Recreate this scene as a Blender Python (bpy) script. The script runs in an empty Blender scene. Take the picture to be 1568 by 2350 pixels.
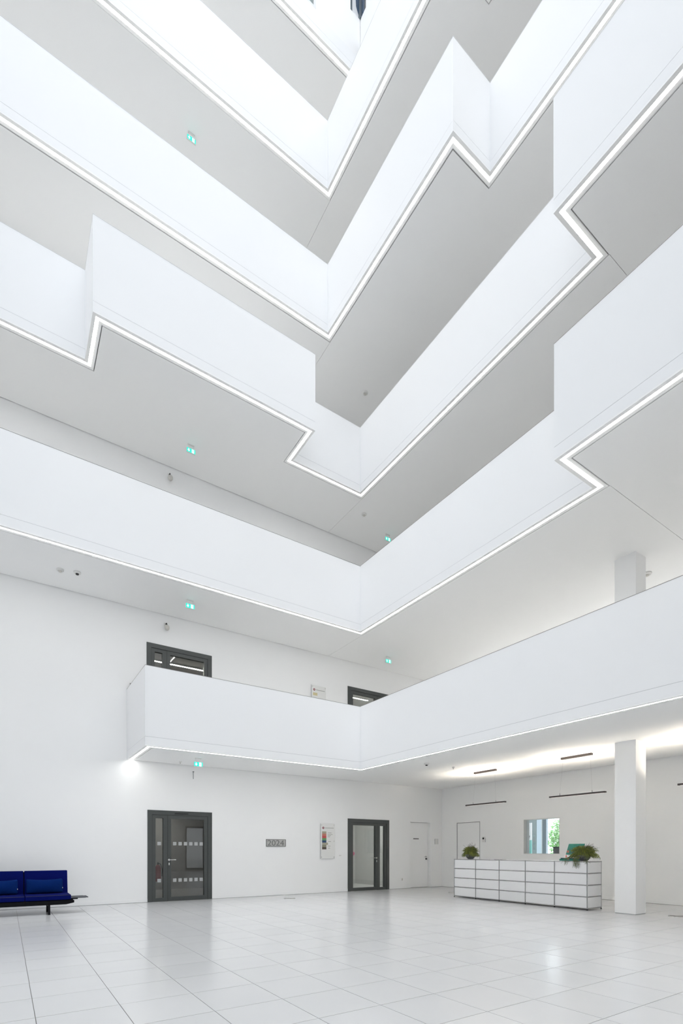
import bpy, bmesh, math, random
from mathutils import Vector, Matrix
random.seed(7)
PI = math.pi
sc = bpy.context.scene
COL = sc.collection

# ------------------------------------------------------------------ camera
F_PX, HOR, EYE = 1158.15, 1953.0, 1.22
S_ = math.hypot(1740.5, F_PX)
FW = (F_PX / S_, 1740.5 / S_)
RT = (FW[1], -FW[0])
cam = bpy.data.cameras.new('camera')
cam.sensor_fit = 'AUTO'; cam.sensor_width = 36.0
cam.lens = F_PX / 2350.0 * 36.0
cam.shift_y = (HOR - 1175.0) / 2350.0
cam.clip_start = 0.05; cam.clip_end = 500
camo = bpy.data.objects.new('camera', cam); COL.objects.link(camo)
camo.location = (0, 0, EYE)
camo.rotation_euler = (PI / 2, 0, -math.atan2(FW[0], FW[1]))
sc.camera = camo

def ray(x, y):
    a = (x - 784) / F_PX; b = (HOR - y) / F_PX
    return (FW[0] + RT[0] * a, FW[1] + RT[1] * a, b)
def atX(x, y, X):
    r = ray(x, y); t = X / r[0]
    return (X, r[1] * t, EYE + r[2] * t)

# ------------------------------------------------------------------ world, light, exposure
SKY = (0.895, 0.94, 1.0)
world = bpy.data.worlds.new('overcast_sky'); sc.world = world
world.use_nodes = True
wb = world.node_tree.nodes['Background']
wb.inputs[0].default_value = (*SKY, 1); wb.inputs[1].default_value = 3.0
sc.view_settings.view_transform = 'Standard'
sc.view_settings.look = 'None'
sc.view_settings.gamma = 1.0
sc.view_settings.use_curve_mapping = False
sc.view_settings.exposure = 1.22
cy = sc.cycles
cy.max_bounces = 12; cy.diffuse_bounces = 7; cy.glossy_bounces = 4
cy.transmission_bounces = 6; cy.transparent_max_bounces = 12
cy.sample_clamp_indirect = 10.0
cy.caustics_reflective = False; cy.caustics_refractive = False
cy.use_denoising = True
STRIP_E, PEND_E, ROOF_T, FACADE_T = 8.0, 92.0, 0.80, 0.43
UP_E = 6.5
FZ0, FZ1, FLY = 4.6, 20.9, 4.5

def portal(loc, rot, sx, sy):
    l = bpy.data.lights.new('sky_portal', 'AREA'); l.shape = 'RECTANGLE'
    l.size = sx; l.size_y = sy
    l.cycles.is_portal = True
    o = bpy.data.objects.new('sky_portal', l); COL.objects.link(o)
    o.location = loc; o.rotation_euler = rot

# room extents
XL, XB, YF, YB = -6.0, 12.52, -5.0, 12.55
ROOF = 25.0
portal(((XL + 7.7) / 2, (YF + 10.7) / 2, ROOF + 0.2), (0, 0, 0), 7.7 - XL, 10.7 - YF)
portal((0.4, YF - 0.2, (FZ0 + FZ1) / 2), (PI / 2, 0, 0), 12.6, FZ1 - FZ0)
portal((XL - 0.2, (FLY + 10.5) / 2, (FZ0 + FZ1) / 2), (PI / 2, 0, -PI / 2), 10.5 - FLY, FZ1 - FZ0)

# ------------------------------------------------------------------ materials
def mat(name, col, rough=0.6, metal=0.0, spec=0.5, var=0.0, vscale=3.0, bump=0.0, bscale=60.0, objvar=0.0, emit=None, estr=0.0):
    m = bpy.data.materials.new(name); m.use_nodes = True
    nt = m.node_tree; b = nt.nodes['Principled BSDF']
    b.inputs['Base Color'].default_value = (*col, 1)
    b.inputs['Roughness'].default_value = rough
    b.inputs['Metallic'].default_value = metal
    b.inputs['Specular IOR Level'].default_value = spec
    tc = nt.nodes.new('ShaderNodeTexCoord')
    if var > 0 or objvar > 0:
        n = nt.nodes.new('ShaderNodeTexNoise'); n.inputs['Scale'].default_value = vscale
        n.inputs['Detail'].default_value = 4
        nt.links.new(tc.outputs['Object'], n.inputs['Vector'])
        mr = nt.nodes.new('ShaderNodeMapRange')
        mr.inputs['To Min'].default_value = 1 - var; mr.inputs['To Max'].default_value = 1 + var
        nt.links.new(n.outputs['Fac'], mr.inputs['Value'])
        out = mr.outputs[0]
        if objvar > 0:
            oi = nt.nodes.new('ShaderNodeObjectInfo')
            m2 = nt.nodes.new('ShaderNodeMapRange')
            m2.inputs['To Min'].default_value = 1 - objvar; m2.inputs['To Max'].default_value = 1 + objvar
            nt.links.new(oi.outputs['Random'], m2.inputs['Value'])
            mm = nt.nodes.new('ShaderNodeMath'); mm.operation = 'MULTIPLY'
            nt.links.new(out, mm.inputs[0]); nt.links.new(m2.outputs[0], mm.inputs[1]); out = mm.outputs[0]
        vm = nt.nodes.new('ShaderNodeVectorMath'); vm.operation = 'SCALE'
        vm.inputs[0].default_value = col
        nt.links.new(out, vm.inputs['Scale'])
        nt.links.new(vm.outputs[0], b.inputs['Base Color'])
    if bump > 0:
        n2 = nt.nodes.new('ShaderNodeTexNoise'); n2.inputs['Scale'].default_value = bscale
        n2.inputs['Detail'].default_value = 3
        nt.links.new(tc.outputs['Object'], n2.inputs['Vector'])
        bp = nt.nodes.new('ShaderNodeBump'); bp.inputs['Strength'].default_value = bump
        bp.inputs['Distance'].default_value = 0.002
        nt.links.new(n2.outputs['Fac'], bp.inputs['Height'])
        nt.links.new(bp.outputs[0], b.inputs['Normal'])
    if emit:
        b.inputs['Emission Color'].default_value = (*emit, 1)
        b.inputs['Emission Strength'].default_value = estr
    return m

def glassmat(name, tint, refl=0.5, rough=0.02):
    m = bpy.data.materials.new(name); m.use_nodes = True
    nt = m.node_tree; nt.nodes.remove(nt.nodes['Principled BSDF'])
    out = nt.nodes['Material Output']
    tr = nt.nodes.new('ShaderNodeBsdfTransparent'); tr.inputs[0].default_value = (*tint, 1)
    gl = nt.nodes.new('ShaderNodeBsdfGlossy'); gl.inputs['Roughness'].default_value = rough
    gl.inputs['Color'].default_value = (1, 1, 1, 1)
    fr = nt.nodes.new('ShaderNodeFresnel'); fr.inputs['IOR'].default_value = 1.5
    ml = nt.nodes.new('ShaderNodeMath'); ml.operation = 'MULTIPLY'; ml.inputs[1].default_value = refl * 2
    mx = nt.nodes.new('ShaderNodeMixShader')
    nt.links.new(fr.outputs[0], ml.inputs[0]); nt.links.new(ml.outputs[0], mx.inputs[0])
    nt.links.new(tr.outputs[0], mx.inputs[1]); nt.links.new(gl.outputs[0], mx.inputs[2])
    nt.links.new(mx.outputs[0], out.inputs[0])
    return m

M = {}
M['wall'] = mat('white_wall_paint', (0.915, 0.915, 0.91), 0.7, var=0.008, vscale=0.7, bump=0.05, bscale=180)
M['parapet'] = mat('white_parapet_board', (0.89, 0.895, 0.90), 0.6, var=0.006, vscale=0.5, bump=0.03, bscale=120)
M['soffit'] = mat('soffit_plaster', (0.94, 0.94, 0.935), 0.8, var=0.01, vscale=0.6, bump=0.08, bscale=220)
M['slabfloor'] = mat('pale_gallery_floor', (0.88, 0.87, 0.85), 0.5)
M['gap'] = mat('shadow_gap_dark', (0.17, 0.175, 0.175), 0.8)
M['seam'] = mat('seam_grey', (0.45, 0.46, 0.47), 0.8)
M['alu'] = mat('light_aluminium', (0.62, 0.63, 0.63), 0.5, metal=0.2)
M['channel'] = mat('white_light_channel', (0.93, 0.93, 0.92), 0.6)
M['coping'] = mat('coping_metal', (0.30, 0.29, 0.28), 0.35, metal=0.7)
M['tile'] = mat('stone_floor_tile', (0.635, 0.638, 0.638), 0.2, spec=0.55, var=0.02, vscale=2.2, objvar=0.018, bump=0.01, bscale=6)
M['grout'] = mat('grout', (0.22, 0.21, 0.20), 0.9, var=0.1, vscale=20)
M['frame'] = mat('anthracite_door_frame', (0.058, 0.064, 0.062), 0.38, var=0.04, vscale=6)
M['framedark'] = mat('anthracite_rebate', (0.02, 0.022, 0.022), 0.5)
M['glass'] = glassmat('door_glass', (0.82, 0.84, 0.84), 0.6)
M['glass_clear'] = glassmat('clear_glass', (0.93, 0.95, 0.95), 0.4)
M['glass_roof'] = glassmat('tinted_roof_glass', (ROOF_T,) * 3, 0.3)  # tint set to weigh roof light against facade light
M['glass_facade'] = glassmat('facade_glass', (FACADE_T,) * 3, 0.3)
M['film'] = mat('frosted_film', (0.42, 0.43, 0.43), 0.7)
M['steel'] = mat('brushed_steel', (0.62, 0.62, 0.61), 0.25, metal=1.0)
M['chrome'] = mat('chrome_tube', (0.42, 0.42, 0.42), 0.22, metal=0.9)
M['panel'] = mat('white_lacquered_steel', (0.83, 0.83, 0.835), 0.3, var=0.004)
M['black'] = mat('black_plastic', (0.015, 0.015, 0.016), 0.45)
M['blacksteel'] = mat('black_painted_steel', (0.004, 0.004, 0.006), 0.5, spec=0.12)
M['blue'] = mat('blue_wool_fabric', (0.0012, 0.005, 0.095), 0.9, spec=0.08, var=0.12, vscale=40, bump=0.4, bscale=500)
M['bluepill'] = mat('petrol_blue_wool_fabric', (0.001, 0.018, 0.115), 0.9, spec=0.08, var=0.12, vscale=40, bump=0.4, bscale=500)
M['tabletop'] = mat('dark_grey_laminate', (0.06, 0.064, 0.072), 0.6, spec=0.3)
M['strip'] = mat('led_diffuser', (0.9, 0.9, 0.9), 0.6, emit=(1.0, 0.985, 0.955), estr=STRIP_E)
M['lampbody'] = mat('dark_bronze_lamp', (0.045, 0.036, 0.034), 0.4, metal=0.3)
M['lampglow'] = mat('pendant_diffuser', (0.9, 0.9, 0.9), 0.6, emit=(1.0, 0.90, 0.76), estr=PEND_E)
M['lampglowdown'] = mat('pendant_underside', (0.9, 0.8, 0.78), 0.6, emit=(1.0, 0.9, 0.84), estr=0.6)
M['signgreen'] = mat('exit_sign_green', (0.0, 0.42, 0.30), 0.5, emit=(0.03, 0.55, 0.45), estr=0.55)
M['signwhite'] = mat('exit_sign_white', (0.9, 0.95, 0.93), 0.5, emit=(0.92, 1.0, 0.98), estr=0.5)
M['plastic'] = mat('white_plastic', (0.75, 0.75, 0.73), 0.45)
M['sensor'] = mat('off_white_plastic', (0.62, 0.60, 0.56), 0.45)
M['text'] = mat('grey_lettering', (0.16, 0.165, 0.16), 0.7)
M['plate'] = mat('brushed_plate', (0.50, 0.50, 0.49), 0.5, metal=0.3, var=0.05, vscale=9)
M['platebar'] = mat('plate_frame', (0.10, 0.10, 0.095), 0.5)
M['bowl'] = mat('grey_ceramic_bowl', (0.085, 0.09, 0.10), 0.5)
M['leaf'] = mat('olive_green_leaf', (0.19, 0.215, 0.035), 0.6, var=0.45, vscale=30)
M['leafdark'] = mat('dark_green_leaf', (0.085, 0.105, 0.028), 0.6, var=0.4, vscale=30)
M['twig'] = mat('grey_brown_twig', (0.11, 0.095, 0.085), 0.8)
M['flower'] = mat('orange_pink_flower', (0.75, 0.16, 0.10), 0.6)
M['teal'] = mat('teal_card', (0.02, 0.21, 0.155), 0.5, var=0.25, vscale=8)
M['tealdark'] = mat('dark_teal_card', (0.015, 0.07, 0.08), 0.5)
M['paper'] = mat('white_paper', (0.82, 0.83, 0.84), 0.6)
M['corr'] = mat('dimmed_corridor_wall', (0.42, 0.41, 0.40), 0.8)  # mid-grey puts the dim corridor light into the wall colour
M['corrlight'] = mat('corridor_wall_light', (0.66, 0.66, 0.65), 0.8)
M['darkblue'] = mat('dark_blue_glass', (0.03, 0.07, 0.13), 0.15)
M['slate'] = mat('slate_panel', (0.13, 0.16, 0.18), 0.6)
M['greypanel'] = mat('grey_green_panel', (0.26, 0.31, 0.31), 0.6)
M['palepanel'] = mat('pale_blue_panel', (0.62, 0.70, 0.78), 0.6)
M['foliage'] = mat('shrub_leaves', (0.17, 0.33, 0.12), 0.6, var=0.5, vscale=12)
M['red'] = mat('red_lacquer', (0.45, 0.02, 0.02), 0.4)
M['concrete'] = mat('outdoor_paving', (0.78, 0.78, 0.77), 0.85, var=0.08, vscale=1.5)

# ------------------------------------------------------------------ mesh helpers
def B(): return bmesh.new()
def box(bm, x0, x1, y0, y1, z0, z1):
    v = [bm.verts.new((x, y, z)) for x in (x0, x1) for y in (y0, y1) for z in (z0, z1)]
    for f in ((0, 1, 3, 2), (4, 6, 7, 5), (0, 4, 5, 1), (2, 3, 7, 6), (0, 2, 6, 4), (1, 5, 7, 3)):
        bm.faces.new([v[i] for i in f])
    return bm
def prism(bm, pts, h, axis='z', base=0.0):
    """extrude a 2D outline; axis z: (x,y)->z ; axis y: (x,z)->y ; axis x: (y,z)->x"""
    def P(p, t):
        if axis == 'z': return (p[0], p[1], t)
        if axis == 'y': return (p[0], t, p[1])
        return (t, p[0], p[1])
    a = [bm.verts.new(P(p, base)) for p in pts]; b = [bm.verts.new(P(p, base + h)) for p in pts]
    bm.faces.new(a); bm.faces.new(b[::-1])
    n = len(pts)
    for i in range(n): bm.faces.new((a[i], b[i], b[(i + 1) % n], a[(i + 1) % n]))
    return bm
def tube(bm, path, r, n=8, taper=None):
    rings = []
    path = [Vector(p) for p in path]
    for i, p in enumerate(path):
        if i == 0: d = path[1] - p
        elif i == len(path) - 1: d = p - path[i - 1]
        else: d = path[i + 1] - path[i - 1]
        d.normalize()
        up = Vector((0, 0, 1)) if abs(d.z) < 0.9 else Vector((1, 0, 0))
        u = d.cross(up).normalized(); w = d.cross(u)
        rr = r if taper is None else r * (1 + (taper - 1) * i / (len(path) - 1))
        rings.append([bm.verts.new(p + (u * math.cos(2 * PI * k / n) + w * math.sin(2 * PI * k / n)) * rr) for k in range(n)])
    for a, b in zip(rings, rings[1:]):
        for k in range(n): bm.faces.new((a[k], a[(k + 1) % n], b[(k + 1) % n], b[k]))
    bm.faces.new(rings[0][::-1]); bm.faces.new(rings[-1])
    return bm
def lathe(bm, prof, n=20, c=(0, 0, 0)):
    rings = []
    for r, z in prof:
        if r < 1e-6: rings.append([bm.verts.new((c[0], c[1], c[2] + z))])
        else: rings.append([bm.verts.new((c[0] + r * math.cos(2 * PI * k / n), c[1] + r * math.sin(2 * PI * k / n), c[2] + z)) for k in range(n)])
    for a, b in zip(rings, rings[1:]):
        for k in range(n):
            k2 = (k + 1) % n
            if len(a) == 1 and len(b) == 1: continue
            if len(a) == 1: bm.faces.new((a[0], b[k2], b[k]))
            elif len(b) == 1: bm.faces.new((a[k], a[k2], b[0]))
            else: bm.faces.new((a[k], a[k2], b[k2], b[k]))
    return bm
def bevel(bm, w, seg=2):
    bmesh.ops.bevel(bm, geom=bm.edges[:], offset=w, segments=seg, affect='EDGES', profile=0.5)
    return bm
def obj(name, bm, m, parent=None, smooth=False, label=None, cat=None, group=None, kind=None):
    bmesh.ops.recalc_face_normals(bm, faces=bm.faces[:])
    me = bpy.data.meshes.new(name); bm.to_mesh(me); bm.free()
    me.materials.append(m)
    if smooth:
        for p in me.polygons: p.use_smooth = True
    o = bpy.data.objects.new(name, me); COL.objects.link(o)
    if parent: 
        o.parent = parent
        o.matrix_parent_inverse = Matrix.Translation(-Vector(parent.get('base', (0, 0, 0)))) if False else Matrix.Identity(4)
    tag(o, label, cat, group, kind)
    return o
def tag(o, label=None, cat=None, group=None, kind=None):
    if label: o['label'] = label
    if cat: o['category'] = cat
    if group: o['group'] = group
    if kind: o['kind'] = kind
    return o
def thing(name, label, cat, loc=(0, 0, 0), rot=(0, 0, 0), group=None, kind=None):
    o = bpy.data.objects.new(name, None); COL.objects.link(o)
    o.empty_display_size = 0.1
    o.location = loc; o.rotation_euler = rot
    return tag(o, label, cat, group, kind)
def copy_tree(o, parent=None):
    c = o.copy(); COL.objects.link(c); c.parent = parent
    for ch in list(o.children): copy_tree(ch, c)
    return c
def inst(src, parent, loc):
    c = src.copy(); COL.objects.link(c); c.parent = parent; c.location = loc
    return c

def offs(pts, d):
    """offset an axis-aligned polyline to its left by d"""
    out = []
    n = len(pts)
    for i, p in enumerate(pts):
        o = [p[0], p[1]]
        for j in (i - 1, i):
            if 0 <= j < n - 1:
                dx = pts[j + 1][0] - pts[j][0]; dy = pts[j + 1][1] - pts[j][1]
                L = math.hypot(dx, dy); nx, ny = -dy / L, dx / L
                if abs(nx) > 0.5: o[0] = p[0] + nx * d
                else: o[1] = p[1] + ny * d
        out.append(tuple(o))
    return out
def ribbon(bm, pts, d0, d1, z0, z1):
    a = offs(pts, d0); b = offs(pts, d1)
    for i in range(len(pts) - 1):
        q = [a[i], a[i + 1], b[i + 1], b[i]]
        prism(bm, q, z1 - z0, 'z', z0)
    return bm

# ------------------------------------------------------------------ floor
floor = thing('floor', 'pale grey square stone tiles of the hall floor', 'floor', kind='structure')
obj('grout_bed', box(B(), XL, XB + 0.3, YF, YB + 0.3, -0.12, -0.004), M['grout'], floor)
TX, TY, X0, Y0 = 0.5735, 0.5785, 0.180, 2.0
tb = box(B(), 0.0025, TX - 0.0025, 0.0025, TY - 0.0025, -0.02, 0.0)
tile0 = obj('tile', tb, M['tile'], floor)
cells = []
for i in range(-11, 22):
    for j in range(-13, 19):
        x = X0 + i * TX; y = Y0 + j * TY
        if x < XL - 0.01 or x + TX > XB + 0.3 or y < YF or y > YB: continue
        cx, cy_ = x + TX / 2, y + TY / 2
        d = cx * FW[0] + cy_ * FW[1]; r = cx * RT[0] + cy_ * RT[1]
        vis = d > 1.5 and abs(r / d) < 0.72 and 1.22 / d * F_PX < 460
        cells.append((0 if vis else 1, math.hypot(cx, cy_), x, y))
cells.sort()
near = [c for c in cells if c[0] == 0][:300]
rest = cells[len(near):] if False else [c for c in cells if c not in near]
for k, c in enumerate(near):
    if k == 0: tile0.location = (c[2], c[3], 0)
    else: inst(tile0, floor, (c[2], c[3], random.uniform(-0.0004, 0)))
rb = B()
for c in rest: box(rb, c[2] + 0.0025, min(c[2] + TX - 0.0025, XB + 0.02), c[3] + 0.0025, min(c[3] + TY - 0.0025, YB + 0.02), -0.02, 0.0)
obj('tile_field', rb, M['tile'], floor, kind='stuff')

# ------------------------------------------------------------------ walls
LV = [3.35, 6.94, 10.57, 14.15, 17.75, 21.35]     # soffit heights
TOPS = [4.99, 8.655, 12.27, 15.85, 19.46, 21.86]
TOPZ = 24.9
D1 = (2.805, 4.378); D2 = (8.573, 10.172); D3 = (11.07, 11.96)
DH = 2.20
U1 = (2.785, 4.373); U2 = (8.572, 10.16); UH0, UH1 = 3.99, 6.19

def wall_with_holes(bm, u0, u1, z0, z1, holes, t0, t1, axis):
    """holes: (ua, ub, za, zb); columns decomposition"""
    us = sorted({u0, u1, *[h[0] for h in holes], *[h[1] for h in holes]})
    for a, b in zip(us, us[1:]):
        mid = (a + b) / 2
        hs = sorted([(h[2], h[3]) for h in holes if h[0] < mid < h[1]])
        z = z0
        for ha, hb in hs + [(z1, z1)]:
            if ha > z + 1e-4:
                if axis == 'y': box(bm, a, b, t0, t1, z, ha)
                else: box(bm, t0, t1, a, b, z, ha)
            z = hb
wb_ = B()
wall_with_holes(wb_, XL, XB + 0.25, 0, 21.9, [(D1[0], D1[1], 0, DH), (D2[0], D2[1], 0, DH), (U1[0], U1[1], UH0, UH1), (U2[0], U2[1], UH0, UH1), (D3[0], D3[1], 0, 2.175)], YB, YB + 0.2, 'y')
obj('wall_back', wb_, M['wall'], label='tall plain white wall with the two grey glazed doors', cat='wall', kind='structure')
WY0, WY1, WZ0, WZ1 = 8.12, 9.27, 1.135, 2.135
DBY = (10.886, 11.869)
wr = B()
wall_with_holes(wr, YF, YB, 0, 21.9, [(WY0, WY1, WZ0, WZ1), (DBY[0], DBY[1], 0, 2.155)], XB, XB + 0.25, 'x')
obj('wall_right', wr, M['wall'], label='plain white wall behind the reception counter', cat='wall', kind='structure')
wl = B()
wall_with_holes(wl, YF, YB + 0.2, 0, TOPZ, [(FLY, 10.5, FZ0, FZ1)], XL - 0.2, XL, 'x')
obj('wall_left', wl, M['wall'], label='plain white wall on the left side of the hall', cat='wall', kind='structure')
wf = B()
wall_with_holes(wf, XL - 0.2, XB + 0.25, 0, TOPZ, [(-5.8, 6.6, FZ0, FZ1), (8.9, 10.1, 0.1, 2.7)], YF - 0.2, YF, 'y')
obj('wall_front', wf, M['wall'], label='white wall with an unseen light-giving glazed facade behind the viewer', cat='wall', kind='structure')
# unseen facade glazing, put in and sized to light the hall
g = thing('window_1', 'unseen tall glazed facade behind the viewer, sized to light the hall', 'window', kind='structure')
gb = B()
for k in range(0, 9): x = -5.8 + k * 12.4 / 8; box(gb, x - 0.03, x + 0.03, YF - 0.15, YF - 0.05, FZ0, FZ1)
for k in range(0, 8): z = FZ0 + k * (FZ1 - FZ0) / 7; box(gb, -5.8, 6.6, YF - 0.145, YF - 0.055, z - 0.04, z + 0.04)
obj('window_frame', gb, M['frame'], g)
gb = B(); box(gb, -5.8, 6.6, YF - 0.105, YF - 0.095, FZ0, FZ1)
obj('pane', gb, M['glass_facade'], g)
g = thing('window_6', 'unseen tall glazed facade on the left, added to light the hall', 'window', kind='structure')  # added glazing, out of view, sends side light into the hall
gb = B()
for k in range(0, 10): y = FLY + k * (10.5 - FLY) / 9; box(gb, XL - 0.15, XL - 0.05, y - 0.03, y + 0.03, FZ0, FZ1)
for k in range(0, 8): z = FZ0 + k * (FZ1 - FZ0) / 7; box(gb, XL - 0.145, XL - 0.055, FLY, 10.5, z - 0.04, z + 0.04)
obj('window_frame', gb, M['frame'], g)
obj('pane', box(B(), XL - 0.105, XL - 0.095, FLY, 10.5, FZ0, FZ1), M['glass_facade'], g)
g = thing('door_5', 'glazed entrance door behind the viewer', 'door', kind='structure')
gb = B(); 
for a, b, c_, d_ in ((8.9, 9.0, 0.1, 2.7), (10.0, 10.1, 0.1, 2.7)): box(gb, a, b, YF - 0.16, YF - 0.06, c_, d_)
box(gb, 9.0, 10.0, YF - 0.16, YF - 0.06, 2.6, 2.7); box(gb, 9.0, 10.0, YF - 0.16, YF - 0.06, 0.1, 0.2)
obj('frame', gb, M['frame'], g)
gb = B(); box(gb, 9.0, 10.0, YF - 0.115, YF - 0.105, 0.2, 2.6); obj('pane', gb, M['glass_facade'], g)

# shaft above the uppermost gallery, with the corner window
wu = B()
CW = 22.92
wall_with_holes(wu, XL, 7.70, 21.88, TOPZ, [(7.40, 7.70, CW, TOPZ - 0.2), (4.9, 6.36, 21.95, TOPZ - 0.3)], 10.70, 10.90, 'y')
wall_with_holes(wu, YF, 10.70, 21.88, TOPZ, [(10.46, 10.70, CW, TOPZ - 0.2)], 7.71, 7.91, 'x')
box(wu, 7.71, 7.91, 10.70, 10.90, 21.88, CW); box(wu, 7.71, 7.91, 10.70, 10.90, TOPZ - 0.2, TOPZ)
obj('wall_lantern', wu, M['wall'], label='brightly lit white wall of the lantern above the top gallery', cat='wall', kind='structure')
cw = thing('window_2', 'small dark blue corner window near the top edge of the picture', 'window', kind='structure')
q = B(); box(q, 7.42, 7.45, 10.69, 10.74, CW, TOPZ - 0.2); obj('mullion', q, M['slate'], cw)
q = B(); prism(q, [(7.60, CW + 0.32), (7.68, CW + 0.16), (7.68, TOPZ - 0.2), (7.50, TOPZ - 0.2)], 0.02, 'y', 10.72); obj('pane', q, M['darkblue'], cw)
q = B(); box(q, 7.40, 7.70, 10.74, 10.76, CW, TOPZ - 0.2); obj('white_reflection', q, M['paper'], cw)  # white sheet stands in for the bright reflection in the glass
q = B(); box(q, 7.68, 7.73, 10.65, 10.74, CW, TOPZ - 0.2); obj('corner_post', q, M['slate'], cw)
q = B(); box(q, 7.72, 7.74, 10.50, 10.65, CW + 0.02, TOPZ - 0.2); obj('pane', q, M['darkblue'], cw)
q = B(); box(q, 7.70, 7.76, 10.46, 10.50, CW, TOPZ - 0.2); obj('mullion', q, M['frame'], cw)
cw = thing('window_3', 'grey window just above the top fascia at the picture edge', 'window', kind='structure')
q = B(); box(q, 4.9, 6.36, 10.76, 10.78, 21.95, TOPZ - 0.3); obj('pane', q, M['greypanel'], cw)
q = B(); box(q, 6.30, 6.36, 10.70, 10.76, 21.95, TOPZ - 0.3); box(q, 4.9, 6.3, 10.70, 10.76, 21.95, 22.01); obj('window_frame', q, M['alu'], cw)

# roof and skylight
rf = B()
box(rf, 7.71, XB + 0.25, YF - 0.2, YB + 0.2, 21.9, 22.1); box(rf, XL - 0.2, 7.71, 10.9, YB + 0.2, 21.9, 22.1)
obj('roof', rf, M['wall'], label='flat roof deck around the skylight', cat='roof', kind='structure')
sk = thing('skylight', 'glass skylight over the hall shaft', 'skylight', kind='structure')
q = B()
for k in range(0, 10):
    x = XL + k * (7.7 - XL) / 9; box(q, x - 0.04, x + 0.04, YF, 10.7, ROOF - 0.08, ROOF + 0.05)
for k in range(0, 8):
    y = YF + k * (10.7 - YF) / 7; box(q, XL, 7.7, y - 0.06, y + 0.06, ROOF - 0.1, ROOF + 0.05)
obj('skylight_frame', q, M['wall'], sk)
q = B(); box(q, XL, 7.7, YF, 10.7, ROOF + 0.06, ROOF + 0.07); obj('pane', q, M['glass_roof'], sk)
gp = B()
box(gp, -60, XL - 0.2, -60, 60, -0.3, -0.15); box(gp, XB + 8, 60, -60, 60, -0.3, -0.15)
box(gp, XL - 0.2, XB + 8, -60, YF - 0.2, -0.3, -0.15); box(gp, XL - 0.2, XB + 8, YB + 8, 60, -0.3, -0.15)
obj('ground', gp, M['concrete'], label='paved ground outside the building', cat='paving', kind='structure')

# baseboards
bb = B()
for a, b in ((XL, D1[0]), (D1[1], D2[0]), (D2[1], D3[0]), (D3[1], XB)): box(bb, a, b, YB - 0.008, YB, 0.006, 0.085)
obj('baseboard_back', bb, M['wall'], label='low white skirting along the back wall', cat='skirting', kind='structure')
bb = B()
for a, b in ((YF, DBY[0]), (DBY[1], YB - 0.008)): box(bb, XB - 0.008, XB, a, b, 0.006, 0.085)
obj('baseboard_right', bb, M['wall'], label='low white skirting along the wall behind the counter', cat='skirting', kind='structure')
bb = B()
for a, b in ((XL, D1[0]), (D1[1], D2[0]), (D2[1], D3[0]), (D3[1], XB)): box(bb, a, b, YB - 0.006, YB, 0.0, 0.006)
for a, b in ((YF, DBY[0]), (DBY[1], YB - 0.006)): box(bb, XB - 0.006, XB, a, b, 0.0, 0.006)
obj('trim_1', bb, M['gap'], label='thin dark joint between floor and skirting', cat='joint', kind='structure')

# ------------------------------------------------------------------ balconies
XJ, YJ = 7.70, 10.69
paths = [
    [(2.345, YB - 0.002), (2.345, YJ), (XJ, YJ), (XJ, YF)],
    [(XL, YJ), (XJ, YJ), (XJ, 4.43), (6.69, 4.43), (6.69, YF)],
    [(XL, YJ), (1.255, YJ), (1.255, 9.67), (5.735, 9.67), (5.735, YJ), (XJ, YJ), (XJ, 4.44), (6.69, 4.44), (6.69, YF)],
    [(XL, 10.665), (6.685, 10.665), (6.685, 6.43), (7.68, 6.43), (7.68, YF)],
    [(XL, 10.68), (6.69, 10.68), (6.69, 6.44), (7.68, 6.44), (7.68, YF)],
    [(XL, YJ), (XJ, YJ), (XJ, YF)],
]
e = 0.18; WG = 0.014; JG = 0.007
def rects(i):
    if i == 0: return [[(2.345 + e, XJ + e - JG / 2, YJ + e, YB - WG)], [(XJ + e, XB - WG, YF, YB - WG)]]
    if i in (1, 2):
        yj = 4.43 if i == 1 else 4.44
        a = [[(XL, XJ + e - JG, YJ + e, YB - WG)], [(XJ + e, XB - WG, yj - e, YB - WG)], [(6.69 + e, XJ + e, YF, yj - e), (XJ + e, XB - WG, YF, yj - e - JG)]]
        if i == 2: a[0].append((1.255 + e, 5.735 - e, 9.67 + e, YJ + e))
        return a
    if i in (3, 4): return [[(XL, 6.69 + e - JG, 10.67 + e, YB - WG)], [(6.69 + e, XB - WG, 6.435 + e, YB - WG)], [(7.68 + e, XB - WG, YF, 6.435 + e)]]
    return [[(XL, XJ + e, YJ + e, YB - WG)], [(XJ + e, XB - WG, YF, YB - WG)]]
paths = [[(max(a, XL + 0.012), max(b, YF + 0.012)) for a, b in p] for p in paths]
names = ['lowest balcony, ending short of the left edge above the glazed door',
         'second balcony from the floor, running the full width',
         'third balcony from the floor, with a boxed out bay on the left',
         'fourth balcony from the floor, stepping back near the top right',
         'fifth balcony from the floor, its strip forming the upper middle V',
         'uppermost gallery fascia at the top of the picture']
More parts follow.
